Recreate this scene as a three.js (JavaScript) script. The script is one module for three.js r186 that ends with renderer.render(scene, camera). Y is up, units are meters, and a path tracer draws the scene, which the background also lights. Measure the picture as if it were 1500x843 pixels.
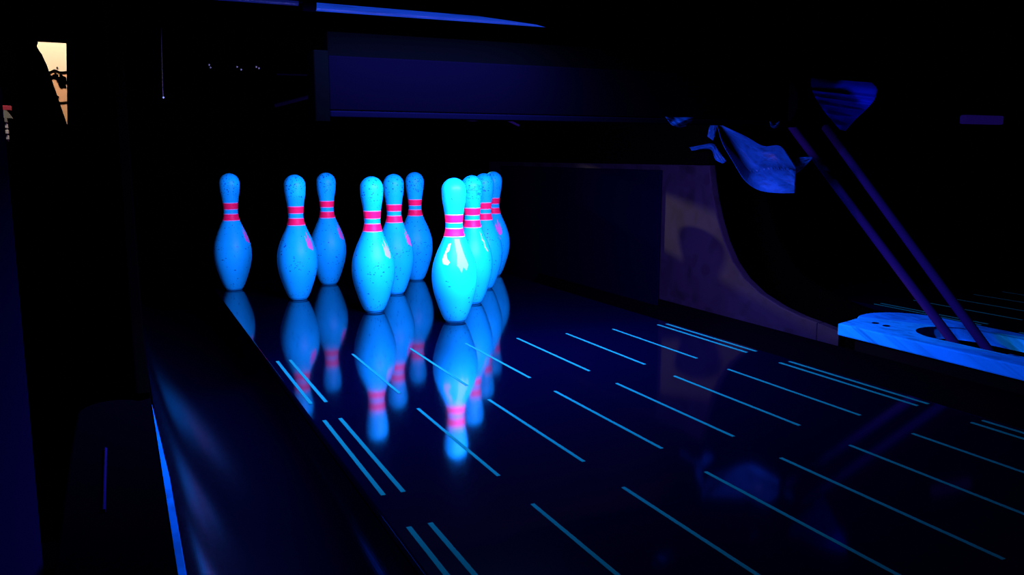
import * as THREE from 'three';
import { RoundedBoxGeometry } from 'three/addons/geometries/RoundedBoxGeometry.js';
import { mergeGeometries, mergeVertices } from 'three/addons/utils/BufferGeometryUtils.js';
import { RectAreaLightUniformsLib } from 'three/addons/lights/RectAreaLightUniformsLib.js';

// ---------------------------------------------------------------- camera, exposure, lights
const W = 1500, H = 843, F = 1254.19;
const scene = new THREE.Scene();
scene.background = new THREE.Color(0, 0, 0);
const camera = new THREE.PerspectiveCamera(2 * Math.atan(H / 2 / F) * 180 / Math.PI, W / H, 0.02, 60);
camera.rotation.order = 'YXZ';
camera.position.set(-0.79447, 0.43933, 2.08747);
camera.rotation.set(-0.15307, -0.43115, 0.00135);
camera.updateMatrixWorld();
const renderer = new THREE.WebGLRenderer({ antialias: true });
renderer.toneMapping = THREE.LinearToneMapping;
renderer.toneMappingExposure = 1.0;
renderer.shadowMap.enabled = true;
RectAreaLightUniformsLib.init();

const BLUE = new THREE.Color().setRGB(0.12, 0.22, 1.0);        // the tube that glows blue
const UV = new THREE.Color().setRGB(0.47, 0.215, 1.0);          // what the blacklights give
function areaLight(name, x, y, z, w, h, tilt, power, color = UV) {
  // faces down, tipped towards the pit by "tilt" (0 = straight down)
  const l = new THREE.RectAreaLight(color, power, w, h);
  l.name = name; l.position.set(x, y, z);
  l.lookAt(x, y - Math.cos(tilt), z - Math.sin(tilt));
  scene.add(l);
  return l;
}
const R = (d) => d * Math.PI / 180;
areaLight('pin_blacklight', 0.05, 0.532, 0.41, 0.7, 0.03, R(33), 825);            // lamp hidden behind the sweep board
areaLight('lane_blacklight', -0.25, 0.686, 0.575, 0.5, 0.04, R(0), 760, BLUE);           // lamp above the lane, behind the masking panel
areaLight('neighbour_blacklight', 1.95, 0.60, 0.36, 0.5, 0.03, R(20), 8);        // the next lane's lamp
areaLight('machine_room_light', -1.15, 1.70, -4.315, 0.55, 0.05, R(52), 180, new THREE.Color().setRGB(1, 0.86, 0.68));   // strip lamp that lights the wall panel behind the machine
const work = new THREE.SpotLight(new THREE.Color().setRGB(1, 0.72, 0.5), 150, 0, R(3.4), 0.35, 2);   // work lamp in the machine room
work.name = 'work_lamp_light'; work.position.set(-0.95, 1.10, -4.65); work.target.position.set(0.775, 0.20, 0.02);
work.castShadow = true; work.shadow.radius = 1.5; scene.add(work, work.target);

// ---------------------------------------------------------------- helpers
let seed = 12345;
const rnd = () => { seed = (seed * 1664525 + 1013904223) % 4294967296; return seed / 4294967296; };
const rr = (a, b) => a + (b - a) * rnd();
const V = (x, y, z) => new THREE.Vector3(x, y, z);
// the ray of a photograph pixel cut with a world plane (0: x, 1: y, 2: z)
function at(px, py, axis, value) {
  const d = V((px - W / 2) / F, -(py - H / 2) / F, -1).applyQuaternion(camera.quaternion);
  const t = (value - camera.position.getComponent(axis)) / d.getComponent(axis);
  return d.multiplyScalar(t).add(camera.position);
}
const taken = {};
function numbered(name) {
  const n = taken[name] = (taken[name] ?? -1) + 1;
  return n ? name + '_' + String(n).padStart(3, '0') : name;
}
function tag(o, label, category, group, kind) {
  if (label) o.userData.label = label;
  if (category) o.userData.category = category;
  if (group) o.userData.group = group;
  if (kind) o.userData.kind = kind;
  return o;
}
function thing(name, label, category, group) {
  const o = new THREE.Group(); o.name = numbered(name); scene.add(o);
  return tag(o, label, category, group);
}
function mesh(name, geometry, material, parent = scene) {
  const g = Array.isArray(geometry) ? mergeGeometries(geometry.map((x) => x.index ? x.toNonIndexed() : x)) : geometry;
  const m = new THREE.Mesh(g, material);
  m.name = parent === scene ? numbered(name) : name;
  m.castShadow = m.receiveShadow = true;
  parent.add(m);
  return m;
}
function box(x0, x1, y0, y1, z0, z1, r = 0.003) {
  const s = Math.min(x1 - x0, y1 - y0, z1 - z0);
  const g = new RoundedBoxGeometry(x1 - x0, y1 - y0, z1 - z0, 2, Math.min(r, s * 0.45));
  g.translate((x0 + x1) / 2, (y0 + y1) / 2, (z0 + z1) / 2);
  return g;
}
function bar(a, b, r, seg = 16) {
  const d = b.clone().sub(a), g = new THREE.CylinderGeometry(r, r, d.length(), seg);
  g.applyQuaternion(new THREE.Quaternion().setFromUnitVectors(V(0, 1, 0), d.normalize()));
  const c = a.clone().add(b).multiplyScalar(0.5); g.translate(c.x, c.y, c.z);
  return g;
}
const tube = (pts, r, n = 40) => new THREE.TubeGeometry(new THREE.CatmullRomCurve3(pts), n, r, 8);
function structure(name, geometry, material, label, category) {
  return tag(mesh(name, geometry, material), label, category, null, 'structure');
}
// outline in (a, b) extruded between two x values: a = z, b = y
function plateX(pts, x0, x1, bevel = 0.003) {
  const s = new THREE.Shape(pts.map(([z, y]) => new THREE.Vector2(-z, y)));
  const g = new THREE.ExtrudeGeometry(s, { depth: x1 - x0 - 2 * bevel, bevelThickness: bevel, bevelSize: bevel, bevelOffset: -bevel, bevelSegments: 2, curveSegments: 24 });
  g.rotateY(Math.PI / 2); g.translate(x0 + bevel, 0, 0);
  return g;
}
function canvas(w, h, draw) {
  const c = document.createElement('canvas'); c.width = w; c.height = h;
  draw(c.getContext('2d'), w, h);
  const t = new THREE.CanvasTexture(c);
  t.colorSpace = THREE.SRGBColorSpace; t.wrapS = t.wrapT = THREE.RepeatWrapping; t.anisotropy = 8;
  return t;
}
const srgb = (r, g, b) => '#' + new THREE.Color().setRGB(r, g, b).getHexString();
function mat(r, g, b, rough = 0.7, extra = {}) {
  return new THREE.MeshPhysicalMaterial({ color: new THREE.Color().setRGB(r, g, b), roughness: rough, ...extra });
}
// mottled paint: a grain texture that multiplies the colour
function mottle(size, lo, hi, blotches) {
  return canvas(size, size, (c) => {
    const base = Math.round(255 * hi);
    c.fillStyle = `rgb(${base},${base},${base})`; c.fillRect(0, 0, size, size);
    for (let i = 0; i < blotches; i++) {
      const v = Math.round(255 * rr(lo, hi));
      c.fillStyle = `rgba(${v},${v},${v},${rr(0.08, 0.35)})`;
      c.beginPath(); c.ellipse(rnd() * size, rnd() * size, rr(1, size * 0.06), rr(1, size * 0.03), rnd() * 3, 0, 7); c.fill();
    }
  });
}
const grain = mottle(256, 0.55, 1, 900);

const dull = { specularIntensity: 0 };
const M = {
  black: mat(0.0010, 0.0010, 0.0016, 0.8, dull),
  blackSoft: mat(0.0003, 0.0003, 0.0004, 0.95, dull),
  lane: mat(0.00003, 0.0002, 0.004, 0.07, { ior: 1.7 }),
  marker: mat(0.002, 0.125, 0.08, 0.6, { specularIntensity: 0 }),
  gutter: mat(0.0002, 0.0002, 0.002, 0.2, { specularIntensity: 0.4, specularColor: new THREE.Color().setRGB(0.03, 0.1, 1) }),
  gutterDull: mat(0.0002, 0.0002, 0.0008, 0.7, dull),
  cap: mat(0.002, 0.18, 0.45, 0.6, { map: grain, specularIntensity: 0 }),
  capDark: mat(0.0004, 0.0004, 0.001, 0.8, dull),
  sheet: mat(0.001, 0.032, 0.115, 0.5, { side: THREE.DoubleSide, map: grain, specularIntensity: 0.15 }),
  cover: mat(0.006, 0.03, 0.65, 0.5, { side: THREE.DoubleSide, specularIntensity: 0.1 }),
  navy: mat(0.0004, 0.0002, 0.0010, 0.6, dull),
  lip: mat(0.0006, 0.0004, 0.0022, 0.6, dull),
  rod: mat(0.008, 0.004, 0.042, 0.5, dull),
  kick: mat(0.0036, 0.0040, 0.011, 0.8, { map: grain, specularIntensity: 0.06 }),
  pad: mat(0.0002, 0.0003, 0.004, 0.85, dull),
  stripe: mat(0.92, 0.015, 0.095, 0.45, { specularIntensity: 0.3 }),
  trim: mat(0.75, 0.55, 0.8, 0.5, { specularIntensity: 0.2 }),
  pinBase: mat(0.002, 0.42, 0.55, 0.6, { specularIntensity: 0.1 }),
};

// ---------------------------------------------------------------- the room
structure('floor', box(-4.1, 5.1, -0.32, -0.22, -6.2, 8.1), M.blackSoft, 'black floor below the lanes', 'floor');
structure('ceiling', box(-4.1, 5.1, 2.6, 2.7, -6.2, 8.1), M.blackSoft, 'black ceiling in darkness above the lanes', 'ceiling');
structure('wall_left', box(-4.1, -4, -0.22, 2.6, -6.2, 8.1), M.blackSoft, 'unlit black side wall', 'wall');
structure('wall_right', box(5, 5.1, -0.22, 2.6, -6.2, 8.1), M.blackSoft, 'unlit black wall past the neighbouring lane', 'wall');
structure('wall_back', box(-4, 5, -0.22, 2.6, -6.2, -6.1), M.blackSoft, 'unlit black wall behind the pin machines', 'wall');
structure('wall_front', box(-4, 5, -0.22, 2.6, 8, 8.1), M.blackSoft, 'unlit black wall behind the approach', 'wall');

// ---------------------------------------------------------------- lanes
const LANE_X = 0.522, Z0 = 0.2411, PER = 0.45782, LEN = 0.35261;
const XS = [-0.346, -0.208, -0.0693, 0.0693, 0.208, 0.346].map((x) => x * 0.97826);
const DOUBLE = [0.50313, 0.47604];
const markGeo = box(-0.003, 0.003, -0.004, 0.0006, 0, LEN, 0.0005);
const markGeoEdge = box(-0.0034, 0.0034, -0.004, 0.0006, 0, LEN, 0.0005);
function lane(xc, z1, rows, label) {
  const t = thing('bowling_lane', label, 'bowling lane');
  t.position.x = xc; t.userData.kind = 'structure';
  mesh('lane_surface', box(-LANE_X, LANE_X, -0.05, 0, -1.02, z1, 0.004), M.lane, t);
  for (let k = 0; k < rows; k++) {
    const put = (x, g) => mesh('lane_marker', g, M.marker, t).position.set(x + 0.001, 0, Z0 + PER * k);
    for (const x of XS) put(x, markGeo);
    for (const x of DOUBLE) { put(-x, markGeoEdge); put(x, markGeoEdge); }
  }
  return t;
}
lane(0, 6.5, 6, 'glossy black bowling lane with glowing dashes, set with ten pins');
lane(1.755, 6.5, 4, 'dark neighbouring lane beyond the pale divider with the oblong opening');

function gutter(x0, x1, label, m = M.gutterDull) {
  const n = 90, out = [], t = 0.004, dip = 0.075, c = (x0 + x1) / 2, hw = (x1 - x0) / 2;
  for (let i = 0; i <= n; i++) { const a = Math.PI * i / n; out.push([c - hw * Math.cos(a), -0.012 - dip * Math.pow(Math.sin(a), 0.8)]); }
  const s = new THREE.Shape();
  out.forEach(([x, y], i) => i ? s.lineTo(x, y) : s.moveTo(x, y));
  [...out].reverse().forEach(([x, y]) => s.lineTo(x, y - t));
  const g = new THREE.ExtrudeGeometry(s, { depth: 7.5, bevelEnabled: false });
  g.translate(0, 0, -1.02);
  return structure('gutter', g, m, label, 'gutter');
}
gutter(-0.757, -0.523, 'glossy black gutter beside the dark divider with the thin pale edge', M.gutter);
gutter(0.523, 0.757, 'dark gutter between the pin lane and the pale divider');
gutter(1.045, 1.232, 'dark gutter of the neighbouring lane');

// ---------------------------------------------------------------- pins
const PROFILE = [[0, 1.0155], [0.06, 1.06], [0.75, 1.414], [2.25, 1.953], [3.375, 2.255], [4.5, 2.383], [5.875, 2.2815], [7.25, 1.8515], [8.625, 1.236], [9.375, 0.9825], [10, 0.8985], [10.875, 0.935], [11.75, 1.047], [12.625, 1.203], [13.5, 1.2735]];
function profileRadius(h) {                                     // inches, smooth interpolation of the standard pin's measures
  if (h >= 13.727) { const c = 13.727, r = 1.273; return Math.sqrt(Math.max(0, r * r - (h - c) * (h - c))); }
  const p = PROFILE.concat([[13.727, 1.273]]);
  let i = 0; while (i < p.length - 2 && h > p[i + 1][0]) i++;
  const t = (h - p[i][0]) / (p[i + 1][0] - p[i][0]);
  const slope = (j) => j <= 0 ? (p[1][1] - p[0][1]) / (p[1][0] - p[0][0]) : j >= p.length - 1 ? 0 : (p[j + 1][1] - p[j - 1][1]) / (p[j + 1][0] - p[j - 1][0]);
  const d = p[i + 1][0] - p[i][0], m0 = i < 2 ? (p[i + 1][1] - p[i][1]) : slope(i) * d, m1 = i + 1 < 2 ? (p[i + 1][1] - p[i][1]) : slope(i + 1) * d;
  const t2 = t * t, t3 = t2 * t;
  return (2 * t3 - 3 * t2 + 1) * p[i][1] + (t3 - 2 * t2 + t) * m0 + (-2 * t3 + 3 * t2) * p[i + 1][1] + (t3 - t2) * m1;
}
const IN = 0.0254;
function lathe(h0, h1, n, off = 0) {
  const pts = [];
  for (let i = 0; i <= n; i++) { const h = h0 + (h1 - h0) * i / n; pts.push(new THREE.Vector2(Math.max(0, profileRadius(h) * IN + off), h * IN)); }
  return pts;
}
function bodyPoints() {
  const pts = lathe(0.22, 13.727, 90);
  for (let i = 1; i <= 16; i++) { const a = i / 16 * Math.PI / 2; pts.push(new THREE.Vector2(1.273 * Math.cos(a) * IN, (13.727 + 1.273 * Math.sin(a)) * IN)); }
  return pts;
}
const bodyPts = bodyPoints();
const pinBodyGeo = new THREE.LatheGeometry(bodyPts, 64);
{ // v runs with height, so that the print keeps its place
  const p = pinBodyGeo.attributes.position, uv = pinBodyGeo.attributes.uv;
  for (let i = 0; i < p.count; i++) uv.setY(i, p.getY(i) / 0.381);
}
const band = (h0, h1, off) => {
  const pts = lathe(h0, h1, 6, off);
  return new THREE.LatheGeometry([new THREE.Vector2(pts[0].x - 0.001, pts[0].y), ...pts, new THREE.Vector2(pts[6].x - 0.001, pts[6].y)], 64);
};
const stripeGeo = [band(10.45, 11.2, 0.0005), band(9.05, 9.8, 0.0005)];
const trimGeo = [[10.38, 10.45], [11.2, 11.27], [8.98, 9.05], [9.8, 9.87]].map(([a, b]) => band(a, b, 0.0003));
const baseGeo = new THREE.LatheGeometry([new THREE.Vector2(0, 0), new THREE.Vector2(1.0 * IN, 0), ...lathe(0.04, 0.2, 6, -0.0012), new THREE.Vector2(0, 0.2 * IN)], 48);

function pinTexture(o) {
  return canvas(512, 768, (c, w, h) => {
    const Y = (inch) => h * (1 - inch / 15), X = (deg) => w * (0.5 + deg / 360);
    c.fillStyle = srgb(0.002, 0.74, 0.85); c.fillRect(0, 0, w, h);
    // faint uneven coat
    for (let i = 0; i < 130; i++) { c.fillStyle = srgb(0.002, rr(0.6, 0.74), rr(0.7, 0.85)); c.globalAlpha = rr(0.05, 0.2); c.beginPath(); c.ellipse(rnd() * w, rnd() * h, rr(4, 30), rr(2, 14), 0, 0, 7); c.fill(); }
    c.globalAlpha = 1;
    // chips and scuffs, most on the head and where balls and pins strike
    const chip = (x, y, s) => {
      s *= 1.5;
      c.fillStyle = srgb(0.001, rr(0.03, 0.12), rr(0.1, 0.3)); c.globalAlpha = rr(0.6, 1);
      c.beginPath(); const n = 5; for (let j = 0; j < n; j++) { const a = j / n * 6.28 + rnd(); c[j ? 'lineTo' : 'moveTo'](x + Math.cos(a) * s * rr(0.5, 1.5), y + Math.sin(a) * s * rr(0.4, 1)); } c.fill();
    };
    for (let i = 0; i < o.head * 1.4; i++) chip(rnd() * w, Y(rr(12.3, 15)), rr(1.2, 4.2));
    for (let i = 0; i < o.neck; i++) chip(rnd() * w, Y(rr(11.3, 12.6)), rr(0.7, 2));
    for (let i = 0; i < o.belly; i++) chip(rnd() * w, Y(rr(1.2, 8.5)), rr(1, 3.4));
    for (let i = 0; i < o.clusters; i++) { const cx = rnd() * w, cy = Y(rr(3.5, 6.5)); for (let j = 0; j < 9; j++) chip(cx + rr(-22, 22), cy + rr(-12, 12), rr(0.8, 2.4)); }
    for (let i = 0; i < 60; i++) chip(rnd() * w, Y(rr(0.5, 1.1)), rr(0.8, 2.4));
    c.globalAlpha = 0.6; c.lineWidth = 1.3;
    for (let i = 0; i < o.scratches; i++) { c.strokeStyle = srgb(0.001, 0.08, 0.2); const x = rnd() * w, y = Y(rr(3, 7.5)); c.beginPath(); c.moveTo(x, y); c.lineTo(x + rr(-12, 12), y + rr(4, 16)); c.stroke(); }
    c.globalAlpha = 1;
    if (o.smear) for (let i = 0; i < 150; i++) { c.fillStyle = srgb(0.001, 0.12, 0.25); c.globalAlpha = rr(0.08, 0.28); c.beginPath(); c.ellipse(rnd() * w, Y(rr(12.6, 13.8) + 0.3 * Math.sin(i)), rr(6, 26), rr(2, 6), rr(-0.5, 0.5), 0, 7); c.fill(); }
    c.globalAlpha = 1;
    // pink crown emblem on the shoulder
    const pink = srgb(o.pale ? 0.25 : 0.6, o.pale ? 0.6 : 0.2, o.pale ? 0.75 : 0.5);
    c.fillStyle = pink;
    const P = (list) => { c.beginPath(); list.forEach(([d, i], k) => c[k ? 'lineTo' : 'moveTo'](X(d), Y(i))); c.closePath(); c.fill(); };
    if (o.emblem === 'zigzag') P([[-6, 8.6], [0, 8.2], [-4, 7.7], [5, 7.5], [0, 6.9], [9, 6.3], [4, 6.2], [-6, 6.8], [-2, 7.3], [-10, 7.6], [-5, 8.1]]);
    else if (o.emblem === 'worn') { P([[-24, 7.1], [-14, 8.3], [-2, 8.4], [-6, 7.6], [-14, 7.4], [-10, 6.9], [0, 6.5], [-6, 6.2], [-20, 6.3], [-26, 6.7]]); c.fillStyle = srgb(0.08, 0.78, 0.9); P([[12, 8.8], [38, 8.8], [44, 7.4], [52, 6.2], [44, 5.6], [36, 6.0], [30, 5.4], [24, 5.9], [18, 6.2], [20, 7.2]]); }
    else P([[-13, 6.4], [-15, 7.9], [-7, 7.1], [0, 8.4], [7, 7.1], [13, 7.8], [11, 6.4], [4, 6.0], [-4, 6.2]]);
  });
}
function pinMaterial(o) { return new THREE.MeshPhysicalMaterial({ map: pinTexture(o), roughness: 0.42, specularIntensity: 0.14 }); }

// [x, z, degrees that the emblem is turned to the right of the camera, look, label]
const PINS = [
  [0.008, -0.022, -12, { head: 25, neck: 6, belly: 40, clusters: 1, scratches: 2, emblem: 'worn', pale: true }, 'brightest bowling pin at the front of the triangle, emblem worn to pale flakes'],
  [-0.148, -0.255, 52, { head: 120, neck: 25, belly: 90, clusters: 4, scratches: 8, pale: true }, 'bright chipped bowling pin with a whitish shoulder flake, in the second row'],
  [0.160, -0.272, 50, { head: 90, neck: 14, belly: 50, clusters: 1, scratches: 3, smear: true, emblem: 'zigzag', pale: true }, 'bowling pin with a smeared dark head and zigzag mark, directly behind the front pin'],
  [-0.303, -0.556, 50, { head: 110, neck: 25, belly: 110, clusters: 4, scratches: 10 }, 'blue bowling pin with pink shoulder patch, between the corner pin and the front pins'],
  [0.002, -0.540, 62, { head: 130, neck: 25, belly: 90, clusters: 5, scratches: 8 }, 'bowling pin in the middle of the triangle, chipped head, partly behind a brighter pin'],
  [0.306, -0.526, 80, { head: 90, neck: 40, belly: 80, clusters: 3, scratches: 8, emblem: 'zigzag' }, 'bowling pin third in the overlapping file behind the front pin'],
  [-0.460, -0.835, 66, { head: 120, neck: 30, belly: 100, clusters: 4, scratches: 9 }, 'dim blue bowling pin standing alone at the gutter corner'],
  [-0.147, -0.829, 62, { head: 120, neck: 25, belly: 100, clusters: 4, scratches: 9 }, 'dim back row bowling pin with a pink edge mark, next to the gutter corner pin'],
  [0.160, -0.808, -72, { head: 140, neck: 30, belly: 120, clusters: 8, scratches: 16 }, 'dim scratched back row bowling pin behind the middle of the triangle'],
  [0.457, -0.799, 25, { head: 70, neck: 20, belly: 60, clusters: 2, scratches: 6 }, 'dim bowling pin at the far end of the overlapping file'],
];
for (const [x, z, turn, look, label] of PINS) {
  const t = thing('bowling_pin', label, 'bowling pin', 'ten bowling pins on the lane');
  t.position.set(x, 0.0006, z);
  const view = Math.atan2(camera.position.x - x, camera.position.z - z);
  mesh('pin_base', baseGeo, M.pinBase, t);
  const body = mesh('pin_body', pinBodyGeo, pinMaterial(look), t);
  body.rotation.y = view + R(turn) - Math.PI;
  for (const g of stripeGeo) tag(mesh('stripe', g, M.stripe, t), 'hot pink neck stripe');
  for (const g of trimGeo) tag(mesh('stripe_border', g, M.trim, t), 'thin pale border of the pink stripe');
}

// ---------------------------------------------------------------- dividers and kickbacks
function flatBoard(outline, hole, y0, y1, bevel = 0.003) {        // outline in x, z
  const s = new THREE.Shape(outline.map(([x, z]) => new THREE.Vector2(x, -z)));
  if (hole) s.holes.push(new THREE.Path(hole.map(([x, z]) => new THREE.Vector2(x, -z))));
  const g = new THREE.ExtrudeGeometry(s, { depth: y1 - y0 - 2 * bevel, bevelThickness: bevel, bevelSize: bevel, bevelOffset: -bevel, bevelSegments: 2 });
  g.rotateX(-Math.PI / 2); g.translate(0, y0 + bevel, 0);
  return g;
}
function arc(cx, cz, rx, rz, a0, a1, n = 18) {
  const o = []; for (let i = 0; i <= n; i++) { const a = R(a0 + (a1 - a0) * i / n); o.push([cx + rx * Math.cos(a), cz + rz * Math.sin(a)]); } return o;
}
{
  const t = thing('lane_divider', 'pale blue lane divider with a rounded end and oblong opening', 'lane divider');
  const outline = [[0.757, 6.4], [0.757, 0.585], ...arc(0.935, 0.622, 0.108, 0.106, 222, 360), [1.043, 6.4]];
  const hole = [...arc(0.905, 0.80, 0.088, 0.10, 180, 360), [0.993, 1.6], [0.817, 1.6]];
  const g = flatBoard(outline, hole, 0.014, 0.043);
  { const p = g.attributes.position, uv = g.attributes.uv; for (let i = 0; i < p.count; i++) uv.setXY(i, p.getX(i) * 3.1, p.getZ(i) * 1.4 + p.getY(i) * 3); }
  mesh('cap_board', g, M.cap, t);
  mesh('divider_core', [box(0.765, 0.80, -0.22, 0.0142, 0.63, 6.4), box(1.0, 1.04, -0.22, 0.0142, 0.63, 6.4)], M.black, t);
  const screw = new THREE.CylinderGeometry(0.008, 0.008, 0.002, 20);
  for (const [px, py] of [[1282, 474], [1298, 478]]) { const p = at(px, py, 1, 0.043); mesh('screw_cap', screw, M.pad, t).position.set(p.x, 0.0435, p.z); }
  tag(mesh('kick_toe', plateX([[0.5135, -0.2], [0.5835, -0.2], [0.5835, 0.022], [0.5135, 0.0305]], 0.762, 0.785, 0.001), M.kick, t), 'dim low end piece');
  mesh('inner_bracket', box(0.955, 0.99, -0.06, 0.005, 0.86, 0.90), M.cap, t);
}
{
  const t = thing('lane_divider', 'dark lane divider with one thin bright edge strip', 'lane divider');
  const outline = [[-0.764, 6.4], [-0.764, 0.60], ...arc(-0.82, 0.65, 0.05, 0.06, -40, -180), [-0.872, 0.8], [-0.872, 6.4]];
  mesh('cap_board', flatBoard(outline, null, 0.014, 0.045), M.capDark, t);
  tag(mesh('edge_strip', flatBoard([[-0.764, 0.645], [-0.7565, 1.0], [-0.7565, 3.0], [-0.764, 3.0]], null, 0.016, 0.047, 0.001), M.cap, t), 'thin bright blue edge strip');
  tag(mesh('side_strip', box(-0.8305, -0.8275, 0.043, 0.049, 0.85, 1.075, 0.001), M.rod, t), 'short dim violet strip');
  mesh('divider_core', [box(-0.80, -0.768, -0.22, 0.0142, 0.66, 6.4), box(-0.866, -0.835, -0.22, 0.0142, 0.7, 6.4)], M.black, t);
}
// kickback side plates with their concave front edge
const kz = [[-1.55, -0.2], [0.512, -0.2], [0.512, 0.031], [0.46, 0.036], [0.38, 0.05], [0.30, 0.073], [0.235, 0.105], [0.185, 0.145], [0.142, 0.2], [0.11, 0.26], [0.085, 0.32], [0.068, 0.38], [0.055, 0.45], [0.05, 0.52], [0.05, 0.8], [-1.55, 0.8]];
const lowKick = [...kz.filter(([z, y]) => y < 0.4), [0.062, 0.412], [-1.55, 0.412]];
lowKick.splice(0, lowKick.length, ...[[-1.55, -0.2], ...kz.slice(1, -2).filter(([, y]) => y < 0.4), [0.062, 0.412], [-1.55, 0.412]]);
{
  const t = thing('kickback_plate', 'dim side wall of the pin deck with concave front edge', 'side wall');
  mesh('plate', plateX(lowKick, 0.762, 0.785), M.kick, t);
  mesh('upper_plate', box(0.762, 0.785, 0.413, 0.8, -1.55, 0.055), M.blackSoft, t);
  tag(mesh('impact_pad', box(0.754, 0.7618, -0.085, 0.395, -1.4, -0.168), M.pad, t), 'dark rectangular impact pad');
}
{
  const t = thing('kickback_plate', 'black side wall of the pin deck beside the gutter corner pin', 'side wall');
  mesh('plate', plateX(kz, -0.785, -0.762), M.blackSoft, t);
}
{
  const t = thing('kickback_plate', 'black side wall of the neighbouring lane behind the slanting rods', 'side wall');
  mesh('plate', plateX(kz.map(([z, y]) => [z - 0.08, y]), 1.02, 1.043), M.blackSoft, t);
}

// ---------------------------------------------------------------- sweep board with hub and arms
{
  const t = thing('sweep_bar', 'dark navy sweep board above the pins with two slanting rods', 'sweep bar');
  mesh('board', box(-0.424, 0.668, 0.522, 0.622, 0.448, 0.468, 0.003), M.navy, t);
  mesh('bottom_lip', box(-0.424, 0.675, 0.509, 0.5217, 0.446, 0.472, 0.003), M.lip, t);
  mesh('end_plate', box(-0.452, -0.4245, 0.50, 0.63, 0.41, 0.475), M.blackSoft, t);
  const hc = at(1168, 152, 0, 0.74);
  const hub = new THREE.CylinderGeometry(0.058, 0.058, 0.045, 40); hub.rotateZ(Math.PI / 2); hub.translate(0.70, hc.y, hc.z + 0.01);
  mesh('hub', hub, M.black, t);
  const a1 = at(1160, 186, 0, 0.86), b1 = at(1412, 522, 0, 0.86), a2 = at(1209, 186, 0, 0.89), b2 = at(1458, 528, 0, 0.89);
  mesh('arm_rod', bar(a1, b1, 0.0105), M.rod, t);
  mesh('arm_rod', bar(a2, b2, 0.0105), M.rod, t);
  mesh('arm_bracket', bar(V(0.71, hc.y - 0.03, hc.z), V(0.90, (a1.y + a2.y) / 2 + 0.012, (a1.z + a2.z) / 2), 0.012, 24), M.black, t);
}
// ---------------------------------------------------------------- blacklight fixtures
const M_tubeA = new THREE.MeshStandardMaterial({ color: 0x111122, emissive: new THREE.Color().setRGB(0.3, 0.2, 0.9), emissiveIntensity: 2, roughness: 0.3 });
const M_tubeB = new THREE.MeshStandardMaterial({ color: new THREE.Color().setRGB(0.02, 0.05, 0.3), emissive: new THREE.Color().setRGB(0.006, 0.045, 0.52), emissiveIntensity: 0.85, emissiveMap: mottle(256, 0.45, 1, 260), roughness: 0.35 });
const M_tubeD = new THREE.MeshStandardMaterial({ color: new THREE.Color().setRGB(0.01, 0.02, 0.1), emissive: new THREE.Color().setRGB(0.003, 0.006, 0.10), emissiveIntensity: 0.8, roughness: 0.35 });
const M_tubeC = new THREE.MeshStandardMaterial({ color: new THREE.Color().setRGB(0.01, 0.01, 0.05), emissive: new THREE.Color().setRGB(0.006, 0.002, 0.06), emissiveIntensity: 0.8, roughness: 0.35 });
{
  const t = thing('blacklight_lamp', 'blacklight strip fixed behind the navy sweep board, facing the pins', 'lamp');
  mesh('housing', box(-0.42, 0.64, 0.548, 0.668, 0.402, 0.4475), M.blackSoft, t);
  mesh('glowing_tube', bar(V(-0.31, 0.541, 0.417), V(0.41, 0.541, 0.417), 0.006), M_tubeA, t);
}
{
  const t = thing('blacklight_lamp', 'glowing blue tube lamp under the black masking panel', 'lamp');
  mesh('housing', box(-0.72, 0.55, 0.702, 0.75, 0.54, 0.66), M.black, t);
  mesh('skirt', box(-0.72, 0.55, 0.664, 0.7018, 0.605, 0.611, 0.001), M.blackSoft, t);
  tag(mesh('glowing_tube', bar(V(-0.478, 0.684, 0.628), V(0.5, 0.684, 0.628), 0.0105), M_tubeB, t), 'dim blue glowing tube');
  mesh('tube_socket', [bar(V(-0.50, 0.684, 0.628), V(-0.479, 0.684, 0.628), 0.012), box(-0.505, -0.485, 0.684, 0.702, 0.618, 0.638)], M.rod, t);
  tag(mesh('glowing_tube', bar(V(-0.72, 0.688, 0.628), V(-0.507, 0.688, 0.628), 0.0085), M_tubeD, t), 'darker end of the tube row');
}
{
  const t = thing('blacklight_lamp', 'faint violet lamp of the neighbouring lane past the slanting rods', 'lamp');
  const a = at(1410, 175, 2, 0.42), b = at(1466, 176, 2, 0.42);
  tag(mesh('glowing_tube', box(a.x, b.x, a.y - 0.012, a.y + 0.012, 0.41, 0.43, 0.004), M_tubeC, t), 'faint violet glow');
  mesh('housing', box(a.x - 0.02, 2.3, a.y + 0.0125, a.y + 0.06, 0.39, 0.45), M.black, t);
}
// masking panels over the lanes
structure('trim_1', (() => { const g = new THREE.ExtrudeGeometry(new THREE.Shape([[-0.99, 0.662], [-0.26, 0.6555], [-0.16, 0.649], [-0.10, 0.638], [3.2, 0.632], [3.2, 2.6], [-0.99, 2.6]].map(([x, y]) => new THREE.Vector2(x, y))), { depth: 0.03, bevelEnabled: false }); g.translate(0, 0, 0.8); return g; })(), M.blackSoft, 'black masking panel hanging over the lanes', 'panel');

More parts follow.
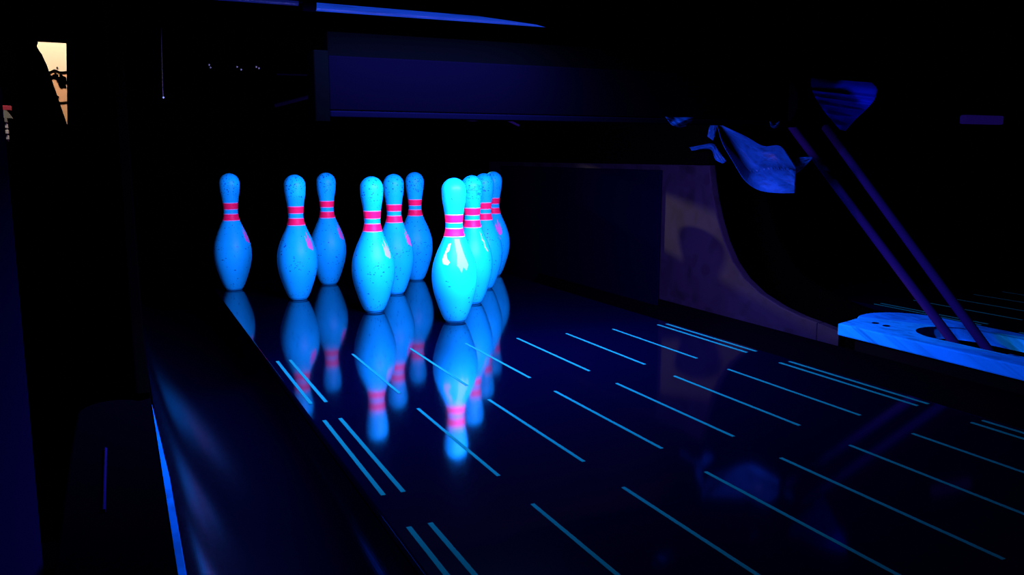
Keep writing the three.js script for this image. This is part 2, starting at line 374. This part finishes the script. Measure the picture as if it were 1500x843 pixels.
// ---------------------------------------------------------------- pin machine above and behind the pins
{
  const t = thing('pin_machine', 'unlit black pin setting machine above the pin deck', 'machine');
  mesh('machine_body', [box(-0.74, 0.74, 0.70, 1.5, -1.5, 0.1), box(-0.74, 0.74, 0.588, 0.70, -1.7, -1.5)], M.blackSoft, t);
  const p = (x, y) => at(x, y, 2, 0.2);
  tag(mesh('linkage_arm', bar(p(402, 155), p(464, 139), 0.004), M.lip, t), 'dim violet linkage arm');
  tag(mesh('linkage_arm', bar(p(405, 109), p(452, 110), 0.002), M.lip, t), 'dim violet linkage arm');
  const bolt = new THREE.IcosahedronGeometry(0.0022, 1);
  for (const [x, y] of [[306, 95], [308, 99], [347, 98], [353, 102], [375, 98], [379, 100]]) mesh('bolt_head', bolt, mat(0.14, 0.2, 0.12, 0.4), t).position.copy(at(x, y, 2, 0.105));
  tag(mesh('cable', tube([p(535, 156), p(545, 168), p(556, 170), p(590, 171)], 0.002), M.lip, t), 'thin dim cable');
  tag(mesh('cable', tube([p(660, 168), p(690, 176), p(730, 172), p(760, 184)], 0.003), M.lip, t), 'thin dim cable');
}
structure('pit_curtain', box(-0.76, 0.76, -0.2, 0.46, -1.66, -1.63), M.blackSoft, 'black curtain at the back of the pin pit', 'curtain');

// ---------------------------------------------------------------- crumpled sheets by the sweep hub
// a crumpled sheet between an upper and a lower pixel curve at plane x, with real folds and thickness
function crumpled(upper, lower, xPlane, bulge, folds, ph, n = 40, m = 22, thick = 0.002, axis = 0, crease = 0) {
  const sign = axis === 0 ? -1 : 1;
  const up = new THREE.CatmullRomCurve3(upper.map(([a, b]) => V(a, b, 0))), lo = new THREE.CatmullRomCurve3(lower.map(([a, b]) => V(a, b, 0)));
  const pos = [], uv = [], idx = [], top = [];
  for (let j = 0; j <= m; j++) for (let i = 0; i <= n; i++) {
    const u = i / n, v = j / m, p = up.getPoint(u).lerp(lo.getPoint(u), v);
    const k = Math.sin(Math.PI * v);
    let d = bulge * k * (0.6 + 0.4 * Math.sin(Math.PI * u));
    d += folds * (Math.sin(7 * u + 5 * v + ph) + 0.6 * Math.abs(Math.sin(9 * v - 4 * u + 2 * ph)) + 0.4 * Math.sin(17 * u - 8 * v + ph));
    if (crease) {                                              // overhanging upper part, diagonal crease, lower lip turned up
      const vc = u < 0.5 ? 0.72 : 0.72 - 0.62 * (u - 0.5) / 0.5;
      d += crease * (v < vc ? 0.5 * (vc - v) / vc : 0.9 * (v - vc) / (1 - vc));
    }
    top.push(at(p.x, p.y, axis, xPlane + sign * d)); uv.push(u, v);
  }
  const N = (n + 1) * (m + 1);
  for (const p of top) pos.push(p.x, p.y, p.z);
  for (const p of top) axis === 0 ? pos.push(p.x + thick, p.y, p.z) : pos.push(p.x, p.y, p.z - thick);
  uv.push(...uv);
  const q = (a, b, c, d) => idx.push(a, b, c, a, c, d);
  for (let j = 0; j < m; j++) for (let i = 0; i < n; i++) {
    const a = j * (n + 1) + i, b = a + 1, c = b + n + 1, d = a + n + 1;
    q(a, d, c, b); q(N + a, N + b, N + c, N + d);
  }
  const edge = [];
  for (let i = 0; i < n; i++) edge.push(i); for (let j = 0; j < m; j++) edge.push(j * (n + 1) + n);
  for (let i = n; i > 0; i--) edge.push(m * (n + 1) + i); for (let j = m; j > 0; j--) edge.push(j * (n + 1));
  edge.forEach((e, k) => { const f = edge[(k + 1) % edge.length]; q(e, f, N + f, N + e); });
  const g = new THREE.BufferGeometry();
  g.setAttribute('position', new THREE.Float32BufferAttribute(pos, 3)); g.setAttribute('uv', new THREE.Float32BufferAttribute(uv, 2)); g.setIndex(idx);
  const f = g.toNonIndexed(); f.computeVertexNormals(); return f;
}
{
  const t = thing('plastic_sheet', 'large crumpled pale blue sheet hanging below the sweep hub', 'plastic sheet');
  mesh('sheet_body', crumpled([[1046, 178], [1062, 186], [1092, 200], [1118, 214], [1142, 214], [1156, 232], [1165, 246]], [[1050, 184], [1058, 210], [1074, 238], [1092, 266], [1112, 279], [1140, 283], [1163, 283]], 0.74, 0.01, 0.007, 0.4, 48, 26, 0.002, 0, 0.10), M.sheet, t);
  mesh('loose_flap', crumpled([[1160, 236], [1170, 231], [1190, 230]], [[1164, 256], [1174, 248], [1189, 233]], 0.745, 0.004, 0.003, 2, 14, 8), M.sheet, t);
  mesh('upper_fold', crumpled([[1036, 200], [1040, 184], [1046, 176]], [[1044, 206], [1047, 196], [1050, 180]], 0.742, 0.004, 0.003, 1, 12, 8), M.sheet, t);
}
{
  const t = crumpled([[975, 171], [994, 172], [1016, 172]], [[984, 183], [996, 187], [1010, 183]], 0.485, 0.008, 0.004, 1.3, 20, 10, 0.002, 2);
  tag(mesh('plastic_scrap', t, M.sheet), 'small pale scrap under the far part of the sweep board', 'scrap', 'pale scraps by the sweep board');
}
{
  const t = crumpled([[1010, 216], [1026, 213], [1044, 211], [1052, 222], [1063, 236]], [[1013, 221], [1028, 219], [1042, 220], [1048, 234], [1058, 240]], 0.73, 0.008, 0.004, 2.2, 26, 8);
  tag(mesh('plastic_scrap', t, M.sheet), 'bent narrow pale scrap beside the large crumpled sheet', 'scrap', 'pale scraps by the sweep board');
}
{
  const t = crumpled([[1128, 178], [1134, 182], [1142, 178]], [[1130, 186], [1135, 188], [1140, 186]], 0.485, 0.004, 0.002, 0.2, 10, 6, 0.002, 2);
  tag(mesh('plastic_scrap', t, M.sheet), 'tiny pale scrap at the hub end of the sweep board', 'scrap', 'pale scraps by the sweep board');
}
{ // ribbed cover: a smooth upper face and concentric ribs below it
  const t = thing('ribbed_cover', 'violet blue ribbed cover beside the sweep hub above the rods', 'cover');
  const X = 0.93;
  const lft = [[1188, 114], [1188, 124], [1190, 134], [1197, 148], [1211, 168], [1230, 190]];
  const rgt = [[1276, 121], [1283, 130], [1280, 146], [1268, 160], [1252, 175], [1237, 192]];
  const up = new THREE.CatmullRomCurve3(lft.map(([a, b]) => V(a, b, 0))), lo = new THREE.CatmullRomCurve3(rgt.map(([a, b]) => V(a, b, 0)));
  const n = 96, m = 14, pos = [], idx = [];
  for (let s = 0; s < 2; s++) for (let j = 0; j <= m; j++) for (let i = 0; i <= n; i++) {
    const u = i / n, v = j / m, p = up.getPoint(u).lerp(lo.getPoint(u), v);
    const rib = u > 0.3 ? 0.007 * (1 - Math.cos((u - 0.3) * 45)) * (1 - 0.6 * v) : 0;
    const c = at(p.x, p.y, 0, X - 0.05 * Math.sin(Math.PI * Math.min(1, u * 0.8 + 0.2)) + 0.03 * v * v - rib); pos.push(c.x + s * 0.003, c.y, c.z);
  }
  const N = (n + 1) * (m + 1);
  for (let j = 0; j < m; j++) for (let i = 0; i < n; i++) { const a = j * (n + 1) + i, b = a + 1, c = b + n + 1, d = a + n + 1; idx.push(a, d, c, a, c, b, N + a, N + b, N + c, N + a, N + c, N + d); }
  const g = new THREE.BufferGeometry(); g.setAttribute('position', new THREE.Float32BufferAttribute(pos, 3)); g.setIndex(idx); g.computeVertexNormals();
  mesh('ribbed_shell', g, M.cover, t);
}

// ---------------------------------------------------------------- left edge: post, machine frame, lit window of the machine room
{
  const e = at(12, 240, 2, 1.15), g = box(-0.5, 0, -0.22, 2.6, -0.03, 0, 0.001); g.rotateY(R(60)); g.translate(e.x, 0, e.z);
  structure('post', g, mat(0.012, 0.006, 0.06, 0.8, dull), 'dark indigo upright panel beside the dark divider', 'panel');
}
{
  const t = thing('machine_frame', 'black curved machine side cover in front of the lit window', 'machine');
  const pts = [[-1.6, -0.22], [-0.97, -0.22]], curve = [[100, 192], [98, 185], [93, 170], [86, 150], [80, 132], [73, 112], [67, 94], [60, 79], [54, 70], [52, 66], [54, 61]].map(([a, b]) => at(a, b, 2, -2.4));
  for (const p of curve) pts.push([p.x, p.y]);
  const e = at(22, 55, 2, -2.4); pts.push([e.x, e.y + 0.1], [e.x, 0.6]); pts.push([e.x - 0.01, 0.2], [-1.6, 0.2]);
  const s = new THREE.Shape(pts.map(([x, y]) => new THREE.Vector2(x, y)));
  const g = new THREE.ExtrudeGeometry(s, { depth: 0.04, bevelEnabled: true, bevelSize: 0.002, bevelThickness: 0.002, bevelSegments: 1 }); g.translate(0, 0, -2.44);
  mesh('side_cover', g, M.blackSoft, t);
  const r = at(97, 62, 2, -2.4), r2 = at(98, 185, 2, -2.4);
  const post = new THREE.ExtrudeGeometry(new THREE.Shape([[r.x, 1.6], [r.x, r.y], [r2.x + 0.002, r2.y], [r2.x, -0.22], [-0.80, -0.22], [-0.80, 1.6]].map(([x, y]) => new THREE.Vector2(x, y))), { depth: 0.04, bevelEnabled: false }); post.translate(0, 0, -2.44);
  mesh('upright', post, M.blackSoft, t);
  mesh('crossbar', box(-1.6, -0.80, r.y, r.y + 0.75, -2.44, -2.4005), M.blackSoft, t);
}
{
  const z = -5.0, a = at(30, 40, 2, z), b = at(120, 108, 2, z), c = at(120, 215, 2, z);
  const t = thing('wall_panel', 'cream and peach wall panel of the machine room behind black cover', 'wall panel');
  t.userData.kind = 'structure';
  tag(mesh('upper_board', box(a.x, b.x, b.y, a.y, z - 0.02, z), mat(0.80, 0.66, 0.48, 0.9, { specularIntensity: 0.1 }), t), 'cream board');
  tag(mesh('lower_board', box(a.x, b.x, c.y, b.y - 0.004, z - 0.02, z), mat(0.78, 0.40, 0.22, 0.9, { specularIntensity: 0.1 }), t), 'peach board');
  const k = (x, y) => at(x, y, 2, z + 0.008);
  mesh('hanging_cable', tube([k(60, 104), k(72, 106), k(80, 103), k(88, 106), k(100, 105)], 0.006), M.blackSoft, t);
  mesh('hanging_cable', tube([k(78, 147), k(88, 150), k(100, 149)], 0.004), M.blackSoft, t);
  const lump = new THREE.IcosahedronGeometry(0.04, 3); { const p = lump.attributes.position; for (let i = 0; i < p.count; i++) { const s = 1 + 0.25 * Math.sin(p.getX(i) * 130 + p.getY(i) * 70); p.setXYZ(i, p.getX(i) * s, p.getY(i) * s * 0.9, p.getZ(i) * s); } lump.computeVertexNormals(); }
  for (const [x, y, s] of [[91, 116, 1], [82, 111, 0.6], [75, 113, 0.45], [70, 110, 0.4], [92, 124, 0.7], [85, 142, 0.25], [84, 99, 0.18]]) { const h = mesh('dark_fitting', lump, M.blackSoft, t); h.position.copy(k(x, y)); h.scale.set(s * 0.85, s * 0.85, s * 0.2); }
}
{
  const t = thing('ceiling_lamp', 'warm strip lamp of the machine room above the lit wall panel', 'lamp');
  mesh('housing', box(-1.45, -0.85, 1.74, 1.79, -4.32, -4.25), M.blackSoft, t);
  mesh('glowing_tube', bar(V(-1.42, 1.722, -4.30), V(-0.88, 1.722, -4.30), 0.012), new THREE.MeshStandardMaterial({ color: 0x332a20, emissive: new THREE.Color().setRGB(1, 0.86, 0.68), emissiveIntensity: 1.5 }), t);
  mesh('hanger', [bar(V(-1.3, 1.79, -4.285), V(-1.3, 2.6, -4.285), 0.006), bar(V(-1.0, 1.79, -4.285), V(-1.0, 2.6, -4.285), 0.006)], M.blackSoft, t);
}
{
  const t = thing('work_lamp', 'work lamp in the machine room behind the black upright', 'lamp');
  const hood = new THREE.CylinderGeometry(0.03, 0.07, 0.1, 24, 1, true);
  const d = V(1.725, -0.82, 4.65).normalize();
  hood.applyQuaternion(new THREE.Quaternion().setFromUnitVectors(V(0, -1, 0), d));
  const hm = mesh('hood', hood, mat(0.006, 0.006, 0.008, 0.75, { side: THREE.DoubleSide }), t); hm.position.set(-0.95, 1.10, -4.65);
  const bulb = new THREE.SphereGeometry(0.022, 20, 14);
  mesh('bulb', bulb, new THREE.MeshStandardMaterial({ color: 0x221a10, emissive: new THREE.Color().setRGB(1, 0.72, 0.5), emissiveIntensity: 2 }), t).position.set(-0.95, 1.10, -4.65);
  mesh('stem', bar(V(-0.97, 1.14, -4.71), V(-0.97, 2.6, -4.71), 0.012), M.blackSoft, t);
}
{
  const sh = at(5, 207, 2, -4.7); structure('machine_cabinet', box(sh.x - 0.25, sh.x + 0.06, -0.22, sh.y, -4.9, -4.66), M.blackSoft, 'black cabinet in the dark machine room under the small carton', 'cabinet');
  const t = thing('carton', 'sliver of a small white carton with red top beside indigo upright', 'box');
  const p = (x, y) => at(x, y, 2, -4.7), a = p(5, 173), b = p(12, 207), white = mat(0.62, 0.6, 0.6, 0.7), grey = mat(0.2, 0.2, 0.2, 0.7);
  for (let k = 0; k < 4; k++) { const y0 = b.y + (a.y - b.y) * k / 4; mesh('carton_side', box(a.x, b.x, y0 + 0.012, y0 + (a.y - b.y) / 4, -4.8, -4.75 + 0.01 * (k % 2)), k === 3 ? grey : white, t); }
  mesh('carton_core', box(a.x + 0.004, b.x - 0.004, b.y, a.y, -4.8, -4.765), grey, t);
  const s = new THREE.Shape([[3, 172], [17, 173], [9, 162], [4, 160]].map(([x, y]) => { const q = p(x, y); return new THREE.Vector2(q.x, q.y); }));
  const g = new THREE.ExtrudeGeometry(s, { depth: 0.05, bevelEnabled: false }); g.translate(0, 0, -4.8); mesh('flap', g, grey, t);
  tag(mesh('red_top', box(a.x - 0.005, a.x + 0.045, p(0, 161).y, p(0, 154).y, -4.8, -4.75), mat(0.4, 0.02, 0.06, 0.7), t), 'red top');
}
{
  const p = (x, y) => at(x, y, 2, 0.15), t = thing('pull_cord', 'thin hanging cord with a tiny pale bead left of the pins', 'cord');
  mesh('cord', bar(p(236, 40), p(238, 128), 0.0006, 8), mat(0.02, 0.02, 0.02, 0.5), t);
  const b = new THREE.SphereGeometry(0.0022, 16, 12); mesh('bead', b, mat(0.6, 0.8, 0.6, 0.3), t).position.copy(p(239, 143));
  mesh('cord', bar(p(238, 128), p(239, 143), 0.0006, 8), mat(0.02, 0.02, 0.02, 0.5), t);
}
renderer.render(scene, camera);
